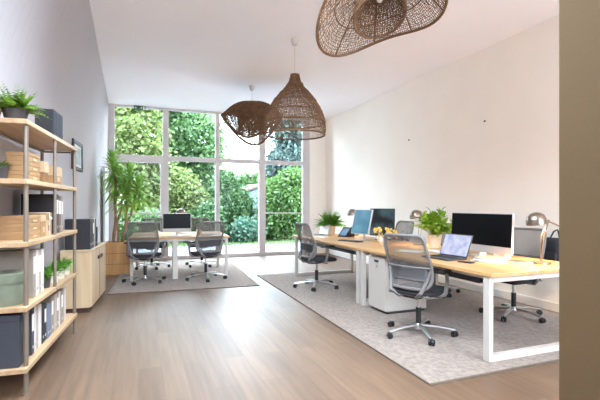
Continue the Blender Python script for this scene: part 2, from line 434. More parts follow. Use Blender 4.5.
# ------------------------------------------------------------------ shelving unit (local frame: y along the wall, x out into the room)
SA = (-.7205, 3.355); SR = -math.atan2(.113, 1.463)
sh = thing('shelving_unit', 'open shelving unit with oak boards and grey steel posts against the left wall', 'shelf', (SA[0], SA[1], 0), SR)
SH = [.20, .613, 1.049, 1.476, 1.88]   # top faces of the boards
for z in SH:
    B().span((-.31, -.06, z-.034), (.022, 1.475, z), .004).obj('shelf_board', 'oak', sh)
def post(x, y, z0=0., z1=1.86, r=.0155):
    B().tube([(x, y, z0), (x, y, z1)], r, 12).lathe([(r+.006, z0), (r+.006, z0+.012)], 12, (x, y, 0)).obj('post', 'post', sh, True)
post(0, 0, 0, 1.868); post(0, 1.45); post(-.29, 0); post(-.29, 1.45); post(.008, .69, .59, 1.85, .013)
for z in (SH[4]-.05, SH[2]-.05, SH[0]-.05):
    B().tube([(-.29, 1.45, z), (0, 1.45, z)], .009, 8).obj('end_rail', 'post', sh, True)
    B().tube([(-.29, 0, z), (-.29, 1.45, z)], .009, 8).obj('back_rail', 'post', sh, True)
_c, _s = math.cos(SR), math.sin(SR)
def sl(x, y, z): return (SA[0]+x*_c-y*_s, SA[1]+x*_s+y*_c, z+.0005)

def lid_box(x0, x1, y0, y1, z, h, label, m='kraft', lid=None, frac=.35, group='boxes on the shelving unit', string=False, rz=0.):
    t = thing('storage_box', label, 'box', sl((x0+x1)/2, (y0+y1)/2, z), SR+rz, group)
    w, d = (x1-x0), (y1-y0)
    B().span((-w/2+.003, -d/2+.003, 0), (w/2-.003, d/2-.003, h*.97), .003).obj('carton', m, t)
    B().span((-w/2, -d/2, h*(1-frac)), (w/2, d/2, h), .003).obj('lid', lid or m, t)
    B().span((w/2-.001, -d*.18, h*.2), (w/2+.0012, d*.18, h*.45)).obj('paper_label', 'kraft_light' if m == 'kraft' else 'kraft_dark', t)
    if string:
        b = B().span((w/2-.001, -.006, 0), (w/2+.004, .006, h)); b.span((-w/2, -.006, h-.001), (w/2+.004, .006, h+.004)); b.ball((w/2+.01, 0, h*.75), .02, 1, (.6, 1.2, .8)); b.obj('ribbon', 'pot_white', t)
    return t
def binder(x1, depth, y0, w, z, h, label, m, spine=None, group='binders on the shelving unit', origin=sl, rz=SR, tilt=0.):
    t = thing('binder', label, 'binder', origin(x1-depth/2, y0+w/2, z), rz, group)
    B().span((-depth/2, -w/2, 0), (depth/2, w/2, h), .004).obj('cover', m, t)
    if spine:
        B().span((depth/2-.001, -w*.34, h*.5), (depth/2+.0012, w*.34, h*.86)).obj('spine_label', spine, t)
    B().lathe([(w*.2, depth/2-.001), (w*.2, depth/2+.002)], 12, (0, 0, h*.16), 'X').obj('finger_ring', 'chrome', t)
    if tilt: t.rotation_euler[0] = tilt
    return t

# pots with foliage
def pot(name, label, cat, loc, r0, r1, h, potm, leafm, kind, size, n, group=None, seed=1, rz=0., square=False, minx=None):
    rg = random.Random(seed)
    t = thing(name, label, cat, loc, rz, group)
    if square:
        b = B()
        for k in range(4):
            a = k*PI/2
            b.box((math.cos(a)*(r1-.012), math.sin(a)*(r1-.012), h/2), (.024, 2*r1, h) if k % 2 == 0 else (2*r1-.048, .024, h), .004)
        b.box((0, 0, .02), (2*r1-.05, 2*r1-.05, .03))
        b.obj('pot', potm, t)
        for z in (h*.33, h*.66):
            b = B()
            for k in range(4):
                a = k*PI/2
                b.box((math.cos(a)*r1, math.sin(a)*r1, z), (.003, 2*r1, .006) if k % 2 == 0 else (2*r1, .003, .006))
            b.obj('board_joint', 'handle_wood', t)
        B().box((0, 0, h-.05), (2*r1-.05, 2*r1-.05, .02)).obj('soil', 'soil', t)
    else:
        B().lathe([(r0*.6, 0), (r0, 0.001), (r0*.6+r1*.4, h*.4), (r1, h*.97), (r1*1.02, h), (r1*.92, h), (r1*.88, h*.84), (0.002, h*.84)], 28, cap=False).obj('pot', potm, t, True)
        B().lathe([(0.003, h*.86), (r1*.87, h*.87)], 20, cap=False).obj('soil', 'soil', t)
    b = B(); top = h*.86
    if kind == 'fern':
        for i in range(n):
            a = rg.uniform(0, 2*PI); el = rg.uniform(.15, 1.35); L = size*rg.uniform(.6, 1.)
            d = Vector((math.cos(a)*math.cos(el), math.sin(a)*math.cos(el), math.sin(el)))
            base = Vector((math.cos(a)*r1*.3, math.sin(a)*r1*.3, top))
            side = d.cross(Vector((0, 0, 1))).normalized()
            m = 9
            for k in range(1, m+1):
                q = k/m; p = base+d*L*q-Vector((0, 0, 1))*.45*L*q*q*math.cos(el)
                lw = size*.17*(1.15-q)
                for s in (-1, 1):
                    b.leaf(p, side*s+d*.55+Vector((0, 0, rg.uniform(-.2, .3))), (0, 0, 1), lw*1.5, lw*.75, .15, 2)
    elif kind == 'bush':
        st = B()
        for i in range(n):
            a = rg.uniform(0, 2*PI); el = rg.uniform(.2, 1.5); L = size*rg.uniform(.45, 1.)
            d = Vector((math.cos(a)*math.cos(el)*.8, math.sin(a)*math.cos(el)*.8, math.sin(el)))
            e = Vector((0, 0, top))+d*L
            st.tube([(0, 0, top-.01), Vector((0, 0, top))+d*L*.5, e], .003, 5)
            for k in range(4):
                dd = (d+Vector((rg.uniform(-1, 1), rg.uniform(-1, 1), rg.uniform(-.5, .6)))*.95)
                b.leaf(e-d*L*.12*k, dd, (0, 0, 1), size*.36*rg.uniform(.7, 1.1), size*.13, .35, 4)
        st.obj('stem', leafm, t, True)
    if minx is not None:
        for v in b.bm.verts: v.co.x = max(v.co.x, minx)
    b.obj('foliage', leafm, t, 'all', False)
    return t

# top board
pot('potted_fern', 'fern in dark grey bowl on top board of the shelving unit', 'plant', sl(-.10, .12, SH[4]), .062, .082, .09, 'pot_dark', 'fern', 'fern', .25, 60, 'plants on the shelving unit', 3, minx=-.2)
pot('potted_fern', 'dark fern in brown bowl behind the bigger fern, cut by the picture edge', 'plant', sl(-.215, .03, SH[4]), .045, .06, .07, 'kraft_dark', 'fern', 'fern', .13, 26, 'plants on the shelving unit', 4, minx=-.085)
t = thing('file_box', 'black file box with ribbed grey front on top board of the shelving unit', 'box', sl(-.12, .82, SH[4]), SR, 'boxes on the shelving unit')
B().span((-.02, -.14, 0), (.12, .14, .225), .005).obj('carton', 'binder_black', t)
b = B().span((.1195, -.136, .004), (.124, .136, .221))
for k in range(6): b.span((.123, -.12+k*.045, .02), (.13, -.10+k*.045, .205), .003)
b.obj('ribbed_front', 'binder_charcoal', t)
# fourth board
pot('potted_plant', 'small succulent in dark pot beside kraft boxes on fourth board, cut by the picture edge', 'plant', sl(-.20, .12, SH[3]), .045, .06, .10, 'pot_dark', 'fern', 'fern', .12, 20, 'plants on the shelving unit', 5)
for k in range(3):
    lid_box(-.18, -.03, .17, .43, SH[3]+.0685*k, .068, ['kraft storage box at the bottom of three on the fourth board', 'kraft storage box in the middle of three on the fourth board', 'kraft storage box at the top of three on the fourth board'][k], 'kraft', 'kraft', .4)
lid_box(-.15, -.03, .54, .66, SH[3], .175, 'brown upright box between the kraft stack and the pale box, fourth board', 'kraft_dark', 'kraft_light', .5)
lid_box(-.17, -.03, .85, 1.09, SH[3], .165, 'pale kraft upright box at far end of fourth board', 'kraft', 'kraft_light', .5)
# third board
for k in range(3):
    lid_box(-.27, -.03, .17, .43, SH[2]+.0575*k, .057, ['flat kraft box at the bottom of three on the third board', 'flat kraft box in the middle of three on the third board', 'flat kraft box at the top of three on the third board'][k], 'kraft', 'kraft', .5)
lid_box(-.2, -.03, .46, .58, SH[2], .17, 'narrow kraft box between the flat boxes and the ribboned box', 'kraft', 'kraft_light', .3)
lid_box(-.18, -.03, .60, .76, SH[2], .185, 'kraft box tied with a white ribbon on third board', 'kraft_light', 'kraft', .3, string=True)
for k, (w, h, m, lab) in enumerate([(.085, .345, 'binder_black', 'black binder in front of the charcoal one on third board'), (.075, .345, 'binder_charcoal', 'charcoal binder between the black and brown ones on third board'), (.07, .335, 'binder_brown', 'brown binder on third board, third from the kraft boxes'), (.06, .33, 'binder_grey', 'grey binder at far end of third board')]):
    binder(-.03, .25, .81+.085*k, w, SH[2], h, lab, m, 'label' if k else None)
# second board
t = thing('hat_box', 'round sage green hat box on second board of the shelving unit', 'box', sl(-.155, .10, SH[1]), 0, 'boxes on the shelving unit')
B().lathe([(.118, 0), (.12, .004), (.12, .19)], 40).obj('drum', 'hatbox', t, True)
B().lathe([(.125, .15), (.126, .153), (.126, .212), (.12, .218), (.002, .219)], 40, cap=False).obj('lid', 'hatbox', t, True)
for k, (m, lab) in enumerate([('binder_grey', 'grey box binder with white spine, nearest of four on second board'), ('binder_white', 'white spined binder, second of four on second board'), ('binder_taupe', 'taupe binder with white label, third of four on second board'), ('binder_white', 'white binder next to the green potted plants on second board')]):
    binder(-.025, .26, .24+.068*k, .064, SH[1], .352-.004*k, lab, m, 'label')
for k, (y, x, pm, lab, sd) in enumerate([(.66, -.07, 'pot_dark', 'small green plant in dark pot next to the white binders', 11), (.90, -.065, 'pot_white', 'small green plant in white pot, second plant from the binders', 12), (1.12, -.065, 'pot_white', 'small green plant in white pot, third plant from the binders', 13), (1.34, -.07, 'pot_white', 'small green plant in white pot at far end of second board', 14)]):
    pot('potted_plant', lab, 'plant', sl(x, y, SH[1]), .045, .058, .10, pm, 'mid_leaf', 'fern', .16, 34, 'small plants on the second board', sd)
# bottom board
lid_box(-.28, -.03, -.03, .19, SH[0], .355, 'big charcoal storage box at near end of bottom board', 'binder_charcoal', 'binder_charcoal', .12)
y = .205
for k, (w, h, m, lab) in enumerate([
    (.06, .345, 'binder_charcoal', 'charcoal binder beside the big charcoal box on bottom board'), (.055, .34, 'binder_white', 'white binder beside the charcoal binder on bottom board'),
    (.05, .335, 'binder_taupe', 'taupe binder between two white ones on bottom board'), (.055, .33, 'binder_white', 'white binder next to the black one on bottom board'),
    (.06, .315, 'binder_black', 'black binder near the middle of bottom board'), (.065, .30, 'binder_black', 'shorter black binder next to the blue grey ones on bottom board'),
    (.05, .285, 'binder_blue', 'blue grey binder beside the black pair on bottom board'), (.05, .27, 'binder_blue', 'lower blue grey binder in front of the grey row on bottom board'),
    (.075, .32, 'binder_grey', 'first grey binder after the blue ones on bottom board'), (.07, .32, 'binder_taupe', 'taupe binder after the first grey one on bottom board'),
    (.07, .315, 'binder_grey', 'second grey binder towards the far end of bottom board'), (.06, .315, 'binder_white', 'white binder between grey ones at far end of bottom board'),
    (.065, .31, 'binder_grey', 'grey binder third from far end of bottom board'), (.06, .31, 'binder_taupe', 'taupe binder second from far end of bottom board'),
    (.06, .30, 'binder_white', 'white binder last at far end of bottom board')]):
    binder(-.025-.003*(k % 3), .22, y, w, SH[0], h, lab, m, 'label' if m in ('binder_black', 'binder_charcoal', 'binder_grey') and k != 4 else None)
    y += w+.006+(.02 if k in (3, 7) else 0)

# ------------------------------------------------------------------ low cabinet and what stands on it
CA = (-.528, 5.643); CR = -math.atan2(.077, 1.065)
cb = thing('low_cabinet', 'pale oak low cabinet beyond the shelving unit', 'cabinet', (CA[0], CA[1], 0), CR)
B().span((-.345, 0, .06), (-.02, 1.08, .735), .003).obj('body', 'oak_cab', cb)
B().span((-.35, -.01, .735), (.004, 1.09, .757), .003).obj('top', 'oak_cab', cb)
B().span((-.33, .02, 0), (-.04, 1.06, .06)).obj('plinth', 'handle_wood', cb)
for k in range(2):
    d = B().span((-.02, .006+.537*k, .07), (0, .537*(k+1), .728), .002).obj('door', 'oak_cab', cb)
    B().span((0, (.40 if k == 0 else .57), .60), (.022, (.515 if k == 0 else .685), .645), .006).obj('handle', 'handle_wood', d)
B().span((-.019, .532, .09), (.0015, .549, .71)).obj('door_gap', 'handle_wood', cb)
_cc, _cs = math.cos(CR), math.sin(CR)
def cl(x, y, z): return (CA[0]+x*_cc-y*_cs, CA[1]+x*_cs+y*_cc, z+.0005)
for k, (w, h, d, m, lab) in enumerate([(.085, .37, .28, 'binder_black', 'tall black binder at near end of the low cabinet'), (.08, .37, .28, 'binder_black', 'second tall black binder on the low cabinet'), (.08, .365, .28, 'binder_charcoal', 'charcoal binder after the black pair on the low cabinet'), (.07, .365, .28, 'binder_taupe', 'taupe binder on the low cabinet'), (.06, .36, .27, 'binder_charcoal', 'thin charcoal binder behind the taupe one on the low cabinet'), (.06, .25, .22, 'binder_black', 'short black binder at far end of the row on the low cabinet')]):
    binder(-.03, d, .06+.09*k+(.03 if k == 5 else 0), w, .757, h, lab, m, 'label' if k == 2 else None, 'binders on the low cabinet', cl, CR)

# picture on the left wall
py0, py1 = 6.52, 7.2
pxb = xb((py0+py1)/2)
pic = thing('wall_picture', 'framed picture with dark frame on the white left wall', 'picture', (pxb+.012, (py0+py1)/2, 1.80), -math.atan(.0575))
hw, hh = .34, .42
b = B()
b.span((-.012, -hw, 0), (.022, hw, .05), .004); b.span((-.012, -hw, hh-.05), (.022, hw, hh), .004)
b.span((-.012, -hw, .05), (.022, -hw+.05, hh-.05), .004); b.span((-.012, hw-.05, .05), (.022, hw, hh-.05), .004)
b.obj('picture_frame', 'binder_black', pic)
B().span((-.01, -hw+.05, .05), (.006, hw-.05, hh-.05)).obj('mount', 'label', pic)
B().span((.0055, -hw+.1, .09), (.0075, hw-.1, hh-.09)).obj('print', 'picture', pic)

# tall white radiator panel near the window
ry = 9.55
rd = thing('wall_radiator', 'tall white vertical radiator on left wall behind the tall plant', 'radiator', (xb(ry)+.012, ry, .12), -math.atan(.0575))
b = B()
for k in range(8): b.span((.03, -.28+.07*k, 0), (.07, -.225+.07*k, 1.95), .01)
b.obj('fins', 'radiator', rd, True)
B().span((.0, -.27, .1), (.03, .26, .16)).span((.0, -.27, 1.75), (.03, .26, 1.81)).obj('manifold', 'radiator', rd)
B().tube([(.05, -.2, 0), (.05, -.2, -.1195)], .008, 8).tube([(.05, .2, 0), (.05, .2, -.1195)], .008, 8).obj('pipe', 'chrome', rd, True)

# ------------------------------------------------------------------ dracaena in a wooden planter
def dracaena():
    t = pot('potted_dracaena', 'tall green dracaena in square wooden planter by the window', 'plant', (-.36, 8.75, 0), .2, .235, .60, 'planter', 'palm_leaf', 'none', .5, 0, None, 1, R(-3), True)
    for ch in list(t.children):
        if ch.name.startswith('foliage'): bpy.data.objects.remove(ch)
    rg = random.Random(5)
    trunks = [((-.09, .02), (-.04, .10), 1.82), ((.0, -.03), (-.10, -.06), 2.08), ((.07, .05), (.20, .0), 1.84), ((.03, .10), (.36, .06), 1.64), ((-.1, -.08), (.12, -.12), 1.58)]
    for (a, e, zt) in trunks:
        p0 = Vector((a[0], a[1], .54)); p3 = Vector((e[0], e[1], zt))
        pts = [p0.lerp(p3, k/6)+Vector((math.sin(k*1.7+zt*9)*.015, math.cos(k*1.3)*.015, 0)) for k in range(7)]
        B().tube(pts, [.024-.0015*k for k in range(7)], 8).obj('trunk', 'bark', t, True)
        b = B()
        for i in range(64):
            an = i*2.399; q = i/64
            el = 1.35-1.75*q+rg.uniform(-.12, .12)
            d = Vector((math.cos(an)*math.cos(el), math.sin(an)*math.cos(el), math.sin(el)))
            if e[0] < 0 and d.x < -.2: d.x *= .45
            L = .44*rg.uniform(.75, 1.05)
            b.leaf(p3+Vector((0, 0, .08-.36*q)), d, (0, 0, 1), L, .044, .42, 5)
        for v in b.bm.verts:
            if v.co.x < -.335: v.co.x = -.335+.02*math.sin(v.co.z*40)
        b.obj('foliage', 'palm_leaf', t, 'all', False)
dracaena()

# ------------------------------------------------------------------ office chair (faces local +Y)
def make_chair(label, loc, rz):
    t = thing('office_chair', label, 'chair', loc, rz, 'mesh back office chairs')
    # base
    bs = B().lathe([(.03, .055), (.042, .06), (.042, .10), (.03, .115)], 16).obj('base_hub', 'chrome', t, True)
    for k in range(5):
        a = R(90+72*k)+.3
        d = Vector((math.cos(a), math.sin(a), 0))
        B().tube([d*.03+Vector((0, 0, .095)), d*.18+Vector((0, 0, .09)), d*.31+Vector((0, 0, .07)), d*.345+Vector((0, 0, .066))], [.024, .021, .016, .014], 8, flat=.7).obj('base_spoke', 'chrome', t, True)
        c = d*.338; n = Vector((-d.y, d.x, 0)); tn = .4+k
        ax = Vector((math.cos(tn), math.sin(tn), 0))
        cs = B()
        for s in (-1, 1):
            ctr = c+ax*.016*s+Vector((0, 0, .028)); T = Matrix.Translation(ctr) @ ax.to_track_quat('Z', 'Y').to_matrix().to_4x4()
            r = bmesh.ops.create_cone(cs.bm, cap_ends=True, segments=18, radius1=.0275, radius2=.0275, depth=.018, matrix=T)
        cs.tube([c+Vector((0, 0, .03)), c+Vector((0, 0, .066))], .010, 8)
        cs.box(c+Vector((0, 0, .048)), (.032, .032, .022), .008)
        cs.obj('caster', 'black', t, True)
    B().tube([(0, 0, .11), (0, 0, .27)], .027, 14).obj('column_sleeve', 'black', t, True)
    B().tube([(0, 0, .26), (0, 0, .40)], .016, 12).obj('gas_column', 'chrome', t, True)
    b = B().box((0, -.02, .405), (.20, .27, .05), .015)
    b.tube([(.09, .02, .405), (.22, .04, .40)], .007, 6); b.box((.235, .042, .40), (.05, .02, .012), .005)
    b.obj('tilt_mechanism', 'black', t, True)
    # seat cushion
    def seat(u, v):
        return None
    b = B()
    nu, nv = 16, 16
    def top(u, v):
        x = (u-.5)*2; y = (v-.5)*2
        e = max(abs(x), abs(y)); rr = (abs(x)**5+abs(y)**5)**(1/5.)
        k = 1 if rr < 1 else 1/rr
        fall = max(0, 1-rr)
        z = .475-.012*math.exp(-((x*1.6)**2+(y+.2)**2*2))-.035*max(0, y-.6)**1.5-.03*(1-min(1, fall*7))**2
        return Vector((x*k*.25*(1-.05*max(0, -y)), y*k*.245+.03, z))
    b.grid(top, nu, nv)
    geo = b.bm.faces[:]
    r = bmesh.ops.extrude_face_region(b.bm, geom=geo)
    for v in [g for g in r['geom'] if isinstance(g, bmesh.types.BMVert)]:
        v.co.z = .425; v.co.x *= .96; v.co.y = (v.co.y-.03)*.96+.03
    b.obj('seat', 'black_fab', t, True)
    B().box((0, .01, .425), (.44, .42, .02), .009).obj('seat_pan', 'grey_plastic', t, True)
    # back: curved frame with mesh
    def bp(u, v):   # u -1..1 across, v 0..1 up
        w = .232+.012*math.sin(PI*v)-.02*v*v
        z = .49+.51*v
        y = -.215+.045*math.sin(PI*min(1, v*1.5))*.8-.085*v*v + .05*(abs(u)**2)*(1-.35*v)
        return Vector((u*w, y, z))
    per = []
    cr = .13
    def loop(t_):   # rounded rectangle in (u,v)
        pts = []
        for (cx, cy, a0) in ((1-cr*1.6, 1-cr*.75, 0), (-1+cr*1.6, 1-cr*.75, 90), (-1+cr*2.4, cr*1.4, 180), (1-cr*2.4, cr*1.4, 270)):
            for k in range(6):
                a = R(a0+18*k); kx, ky = (cr*1.6, cr*.75) if a0 < 180 else (cr*2.4, cr*1.4)
                pts.append((cx+kx*math.cos(a), cy+ky*math.sin(a)))
        return pts
    lp = loop(0); dense = []
    for i in range(len(lp)):
        a, c = lp[i], lp[(i+1) % len(lp)]
        m = max(1, int(math.hypot((c[0]-a[0])*.5, c[1]-a[1])/.09))
        for k in range(m): dense.append((a[0]+(c[0]-a[0])*k/m, a[1]+(c[1]-a[1])*k/m))
    B().tube([bp(*q) for q in dense], .0155, 8, True).obj('back_frame', 'grey_plastic', t, True)
    b = B()
    def half(v):
        if v > 1-cr*.75:
            q = (v-(1-cr*.75))/(cr*.75); return 1-cr*1.6+cr*1.6*math.sqrt(max(0, 1-q*q))
        if v < cr*1.4:
            q = (cr*1.4-v)/(cr*1.4); return 1-cr*2.4+cr*2.4*math.sqrt(max(0, 1-q*q))
        return 1.
    b.grid(lambda u, v: bp((u*2-1)*half(v)*.99, v), 14, 18)
    b.obj('back_mesh', 'mesh', t, 'all')
    b = B(); b.grid(lambda u, v: bp((u*2-1)*.86, .16+.24*v)+Vector((0, -.014, 0)), 12, 5)
    bmesh.ops.solidify(b.bm, geom=b.bm.faces[:], thickness=.008)
    b.obj('lumbar_support', 'mesh_dark', t, 'all')
    B().tube([bp(-.97, .4)+Vector((0, -.012, 0)), bp(-.5, .4)+Vector((0, -.016, 0)), bp(.5, .4)+Vector((0, -.016, 0)), bp(.97, .4)+Vector((0, -.012, 0))], .008, 6).obj('back_crossbar', 'grey_plastic', t, True)
    # spine carrying the back
    for s in (-1, 1):
        B().tube([(s*.05, -.06, .40), (s*.10, -.19, .405), (s*.17, -.225, .46), bp(s*.86, .17)+Vector((0, -.012, 0)), bp(s*.97, .36)+Vector((0, -.01, 0))], [.02, .019, .018, .016, .012], 8).obj('back_bracket', 'grey_plastic', t, True)
    # arms
    for s in (-1, 1):
        arm = B().tube([(s*.15, .0, .41), (s*.25, -.0, .415), (s*.288, .01, .45), (s*.292, .035, .56), (s*.285, .03, .645)], [.016, .018, .019, .018, .016], 8).obj('armrest', 'grey_plastic', t, True)
        B().box((s*.283, .045, .658), (.075, .25, .026), .012).obj('arm_pad', 'black', arm, True)
    return t
Z = RZ+.001
ch = make_chair('grey mesh office chair in the foreground beside the white pedestal', (2.60, 3.48, Z), R(-70))
CG = 'mesh back office chairs'
dup(ch, (2.60, 6.05, Z), R(-84), 'grey mesh office chair at the far long desk, in front of the window', CG)
dup(ch, (.10, 7.50, Z), R(-12), 'grey mesh office chair next to the tall dracaena, back turned to viewer', CG)
dup(ch, (1.09, 7.42, Z), R(16), 'grey mesh office chair at the window table nearest the rug corner, back turned to viewer', CG)
dup(ch, (.25, 9.12, Z), R(176), 'grey mesh office chair behind the window table near the dracaena', CG)
dup(ch, (1.25, 9.08, Z), R(184), 'grey mesh office chair behind the window table at the glass, right of the monitor', CG)
dup(ch, (4.06, 3.66, Z), R(98), 'grey mesh office chair between desk lamp and cream wall', CG)
dup(ch, (4.06, 5.05, Z), R(86), 'grey mesh office chair behind the wide dark monitor', CG)
dup(ch, (4.02, 6.08, Z), R(92), 'grey mesh office chair behind the dark monitor and dried flowers', CG)

# ------------------------------------------------------------------ desks
def loop_frame(x0, x1, yc, zt, m, t, w=.045, d=.065):
    b = B()
    b.span((x0, yc-d/2, 0), (x0+w, yc+d/2, zt), .003); b.span((x1-w, yc-d/2, 0), (x1, yc+d/2, zt), .003)
    b.span((x0+w, yc-d/2, 0), (x1-w, yc+d/2, .05), .003); b.span((x0+w, yc-d/2, zt-.05), (x1-w, yc+d/2, zt), .003)
    b.obj('leg_frame', m, t)
def desk(label, y0, y1, x0=2.665, x1=3.87, ends=None):
    t = thing('office_desk', label, 'desk', (x0, y0, RZ+.001), 0, 'long office desks')
    D = x1-x0; L = y1-y0; zt = .70
    B().span((-.01, 0, zt), (D, L, zt+.03), .003).obj('desktop', 'oak_top', t)
    for yc in ends: loop_frame(.0, D-.03, yc-y0, zt, 'white_metal', t)
    for x in (.10, D-.16): B().span((x, ends[0]-y0+.03, zt-.045), (x+.04, ends[1]-y0-.03, zt-.001), .002).obj('rail', 'white_metal', t)
    b = B().span((.20, .35, zt-.115), (.204, L-.35, zt-.02)); b.span((.20, .35, zt-.119), (.36, L-.35, zt-.115)); b.span((.356, .35, zt-.115), (.36, L-.35, zt-.02))
    b.obj('cable_tray', 'dark_case', t)
    return t
desk('oak topped desk with white loop legs nearest the viewer', 2.605, 4.80, ends=(2.675, 4.735))
desk('oak topped desk with white loop legs farther along, towards the window', 4.806, 7.32, ends=(4.86, 7.18))
DZ = RZ+.001+.73+.0006
# table by the window
tw = thing('office_table', 'oak topped table on white legs by the window wall', 'table', (-.17, 7.62, RZ+.001), R(-3.5))
TW, TD = 1.70, 1.45
B().span((0, 0, .70), (TW, TD, .73), .003).obj('tabletop', 'oak_top', tw)
for x in (.03, .72, TW-.075):
    for y in (.02, TD-.08):
        B().span((x, y, 0), (x+.048 if x != .72 else x+.085, y+.06, .70), .003).obj('leg', 'white_metal', tw)
for x in (.035, TW-.07): B().span((x, .08, .65), (x+.04, TD-.08, .699), .002).obj('rail', 'white_metal', tw)
B().span((.08, .03, .65), (TW-.075, .06, .699), .002).span((.08, TD-.06, .65), (TW-.075, TD-.03, .699), .002).obj('apron', 'white_metal', tw)
_tc, _ts = math.cos(R(-3.5)), math.sin(R(-3.5))
def tl(x, y): return (-.17+x*_tc-y*_ts, 7.62+x*_ts+y*_tc, DZ)

# pedestal
pd = thing('desk_pedestal', 'white metal pedestal under the near end of the far desk leg pair', 'cabinet', (2.70, 4.235, RZ+.001), 0)
pd['label'] = 'white metal pedestal cabinet under the near desk, behind the foreground chair'
B().span((.012, 0, .03), (.58, .385, .655), .006).obj('body', 'white_metal', pd)
B().span((.03, .015, 0), (.56, .37, .03)).obj('plinth', 'dark_case', pd)
d = B().span((-.006, .004, .036), (.0115, .381, .65), .003).obj('door', 'white_metal', pd)
B().span((-.012, .145, .595), (-.005, .24, .622), .004).obj('handle', 'binder_black', d)
B().lathe([(.013, -.012), (.013, -.005)], 14, (0, .19, .545), 'X').obj('lock', 'chrome', d)

# ------------------------------------------------------------------ screens
def monitor(name, label, cat, loc, rz, w, h, z0, scr, chin=0., case='silver', lean=0., stand='foot', group='monitors on the desks', bez=.012):
    """faces local -X"""
    t = thing(name, label, cat, loc, rz, group)
    T = Matrix.Translation((0, 0, z0+h/2)) @ Matrix.Rotation(lean, 4, 'Y')
    def put(b): bmesh.ops.transform(b.bm, matrix=T, verts=b.bm.verts[:]); return b
    put(B().span((-.012, -w/2, -h/2), (.012, w/2, h/2), .006).box((.018, 0, 0), (.02, w*.6, h*.6), .009)).obj('body', case, t, True)
    put(B().span((-.0138, -w/2+bez, -h/2+chin+bez), (-.0118, w/2-bez, h/2-bez))).obj('screen', scr, t)
    if chin == 0 and case != 'black': pass
    b = B().box((.05, 0, (z0+h*.5)/2+.006), (.012, .05, z0+h*.5-.012), .004)
    b.box((.035, 0, z0+h*.45), (.045, .06, .06), .006); b.obj('stand_neck', case, t, True)
    B().box((.02, 0, .006), (.20, .24 if w > .6 else .18, .012), .005).obj('stand_foot', case, t, True)
    return t
monitor('desktop_computer', 'wide desktop computer with black screen and silver chin on the near desk', 'computer', (3.46, 3.56, DZ), R(0), .87, .415, .055, 'screen_off', .065, 'silver', R(3), bez=.008)
monitor('desktop_computer', 'desktop computer with black screen and pale chin on the window table', 'computer', tl(.80, .40), R(90-3), .50, .345, .06, 'screen_off', .06, 'silver', R(3), bez=.008)
monitor('monitor', 'monitor with bright blue screen on the far desk', 'monitor', (3.30, 5.86, DZ), R(11), .42, .40, .09, 'screen_blue', 0., 'silver', R(14))
monitor('monitor', 'dark monitor with a faint picture behind the dried flowers', 'monitor', (3.62, 5.78, DZ), R(24), .46, .44, .06, 'screen_dim', 0., 'black', R(2))

def laptop(label, loc, rz, w, d, scr, case, lean=R(18), group='laptops on the desks'):
    """hinge at local origin; keyboard runs to -X, screen faces -X"""
    t = thing('laptop', label, 'laptop', loc, rz, group)
    B().span((-d, -w/2, 0), (0, w/2, .016), .004).obj('base', case, t, True)
    b = B()
    for i in range(5):
        for k in range(12): b.box((-d*.22-i*d*.10, -w*.42+w*.84*(k+.5)/12, .0168), (d*.075, w*.055, .002))
    b.obj('keyboard', 'black', t)
    B().box((-d*.86, 0, .0164), (d*.2, w*.32, .001)).obj('touchpad', 'dark_case', t)
    T = Matrix.Translation((0, 0, .014)) @ Matrix.Rotation(lean, 4, 'Y')
    b = B().span((-.003, -w/2, 0), (.004, w/2, d*.98), .003); bmesh.ops.transform(b.bm, matrix=T, verts=b.bm.verts[:]); b.obj('lid', case, t, True)
    b = B().span((-.0045, -w/2+.011, .016), (-.003, w/2-.011, d*.98-.011)); bmesh.ops.transform(b.bm, matrix=T, verts=b.bm.verts[:]); b.obj('screen', scr, t)
    return t
laptop('open dark laptop with bright pale blue screen on the near desk', (3.09, 3.56, DZ), R(4), .385, .255, 'screen_laptop', 'dark_case', R(22))
laptop('silver laptop open at far end of the far desk, beside the bushy plant', (3.18, 7.08, DZ), R(10), .30, .21, 'silver', 'silver', R(14))

# desk phone with screen
t = thing('desk_phone', 'dark desk phone with blue screen beside the blue monitor', 'phone', (3.42, 6.62, DZ), R(25), None); t.scale = (.8, .75, .8)
b = B().prism([(-.14, -.15, 0), (.10, -.15, 0), (.10, -.15, .19), (.075, -.15, .20)], (0, .30, 0)); b.obj('housing', 'binder_black', t)
T = Matrix.Translation((-.034, 0, .103)) @ Matrix.Rotation(math.atan2(.215, .20), 4, 'Y')
T = Matrix.Translation((-.0345, 0, .1015)) @ Matrix.Rotation(R(47), 4, 'Y')
b = B().box((0, .03, 0), (.004, .19, .21)); bmesh.ops.transform(b.bm, matrix=T, verts=b.bm.verts[:]); b.obj('screen', 'screen_phone', t)
B().tube([(-.10, -.115, .075), (-.03, -.115, .135), (.05, -.115, .205)], [.024, .015, .024], 8).obj('handset', 'black', t, True)

# keyboards, mouse, mobile, papers, cups
def keyboard(label, loc, rz, m='silver', km='paper'):
    t = thing('keyboard', label, 'keyboard', loc, rz, 'keyboards on the desks')
    B().box((0, 0, .006), (.125, .42, .012), .004).obj('tray', m, t, True)
    b = B()
    for i in range(5):
        for k in range(14): b.box((-.045+.0225*i, -.19+.029*k, .0135), (.018, .024, .005))
    b.obj('keys', km, t)
    return t
keyboard('dark keyboard in front of the blue monitor', (3.02, 5.72, DZ), R(20), 'binder_charcoal', 'black')
keyboard('silver keyboard below the wide black screen', (3.27, 3.98, DZ), R(-6), 'silver', 'paper')
keyboard('silver keyboard on the window table', tl(.85, .20), R(88), 'silver', 'paper')
t = thing('mobile_phone', 'dark mobile phone lying at the front edge of the near desk', 'phone', (2.955, 3.215, DZ), R(10))
B().box((0, 0, .0045), (.075, .15, .009), .004).obj('case', 'binder_black', t, True)
B().box((0, 0, .0092), (.066, .14, .0008)).obj('screen', 'screen_off', t)
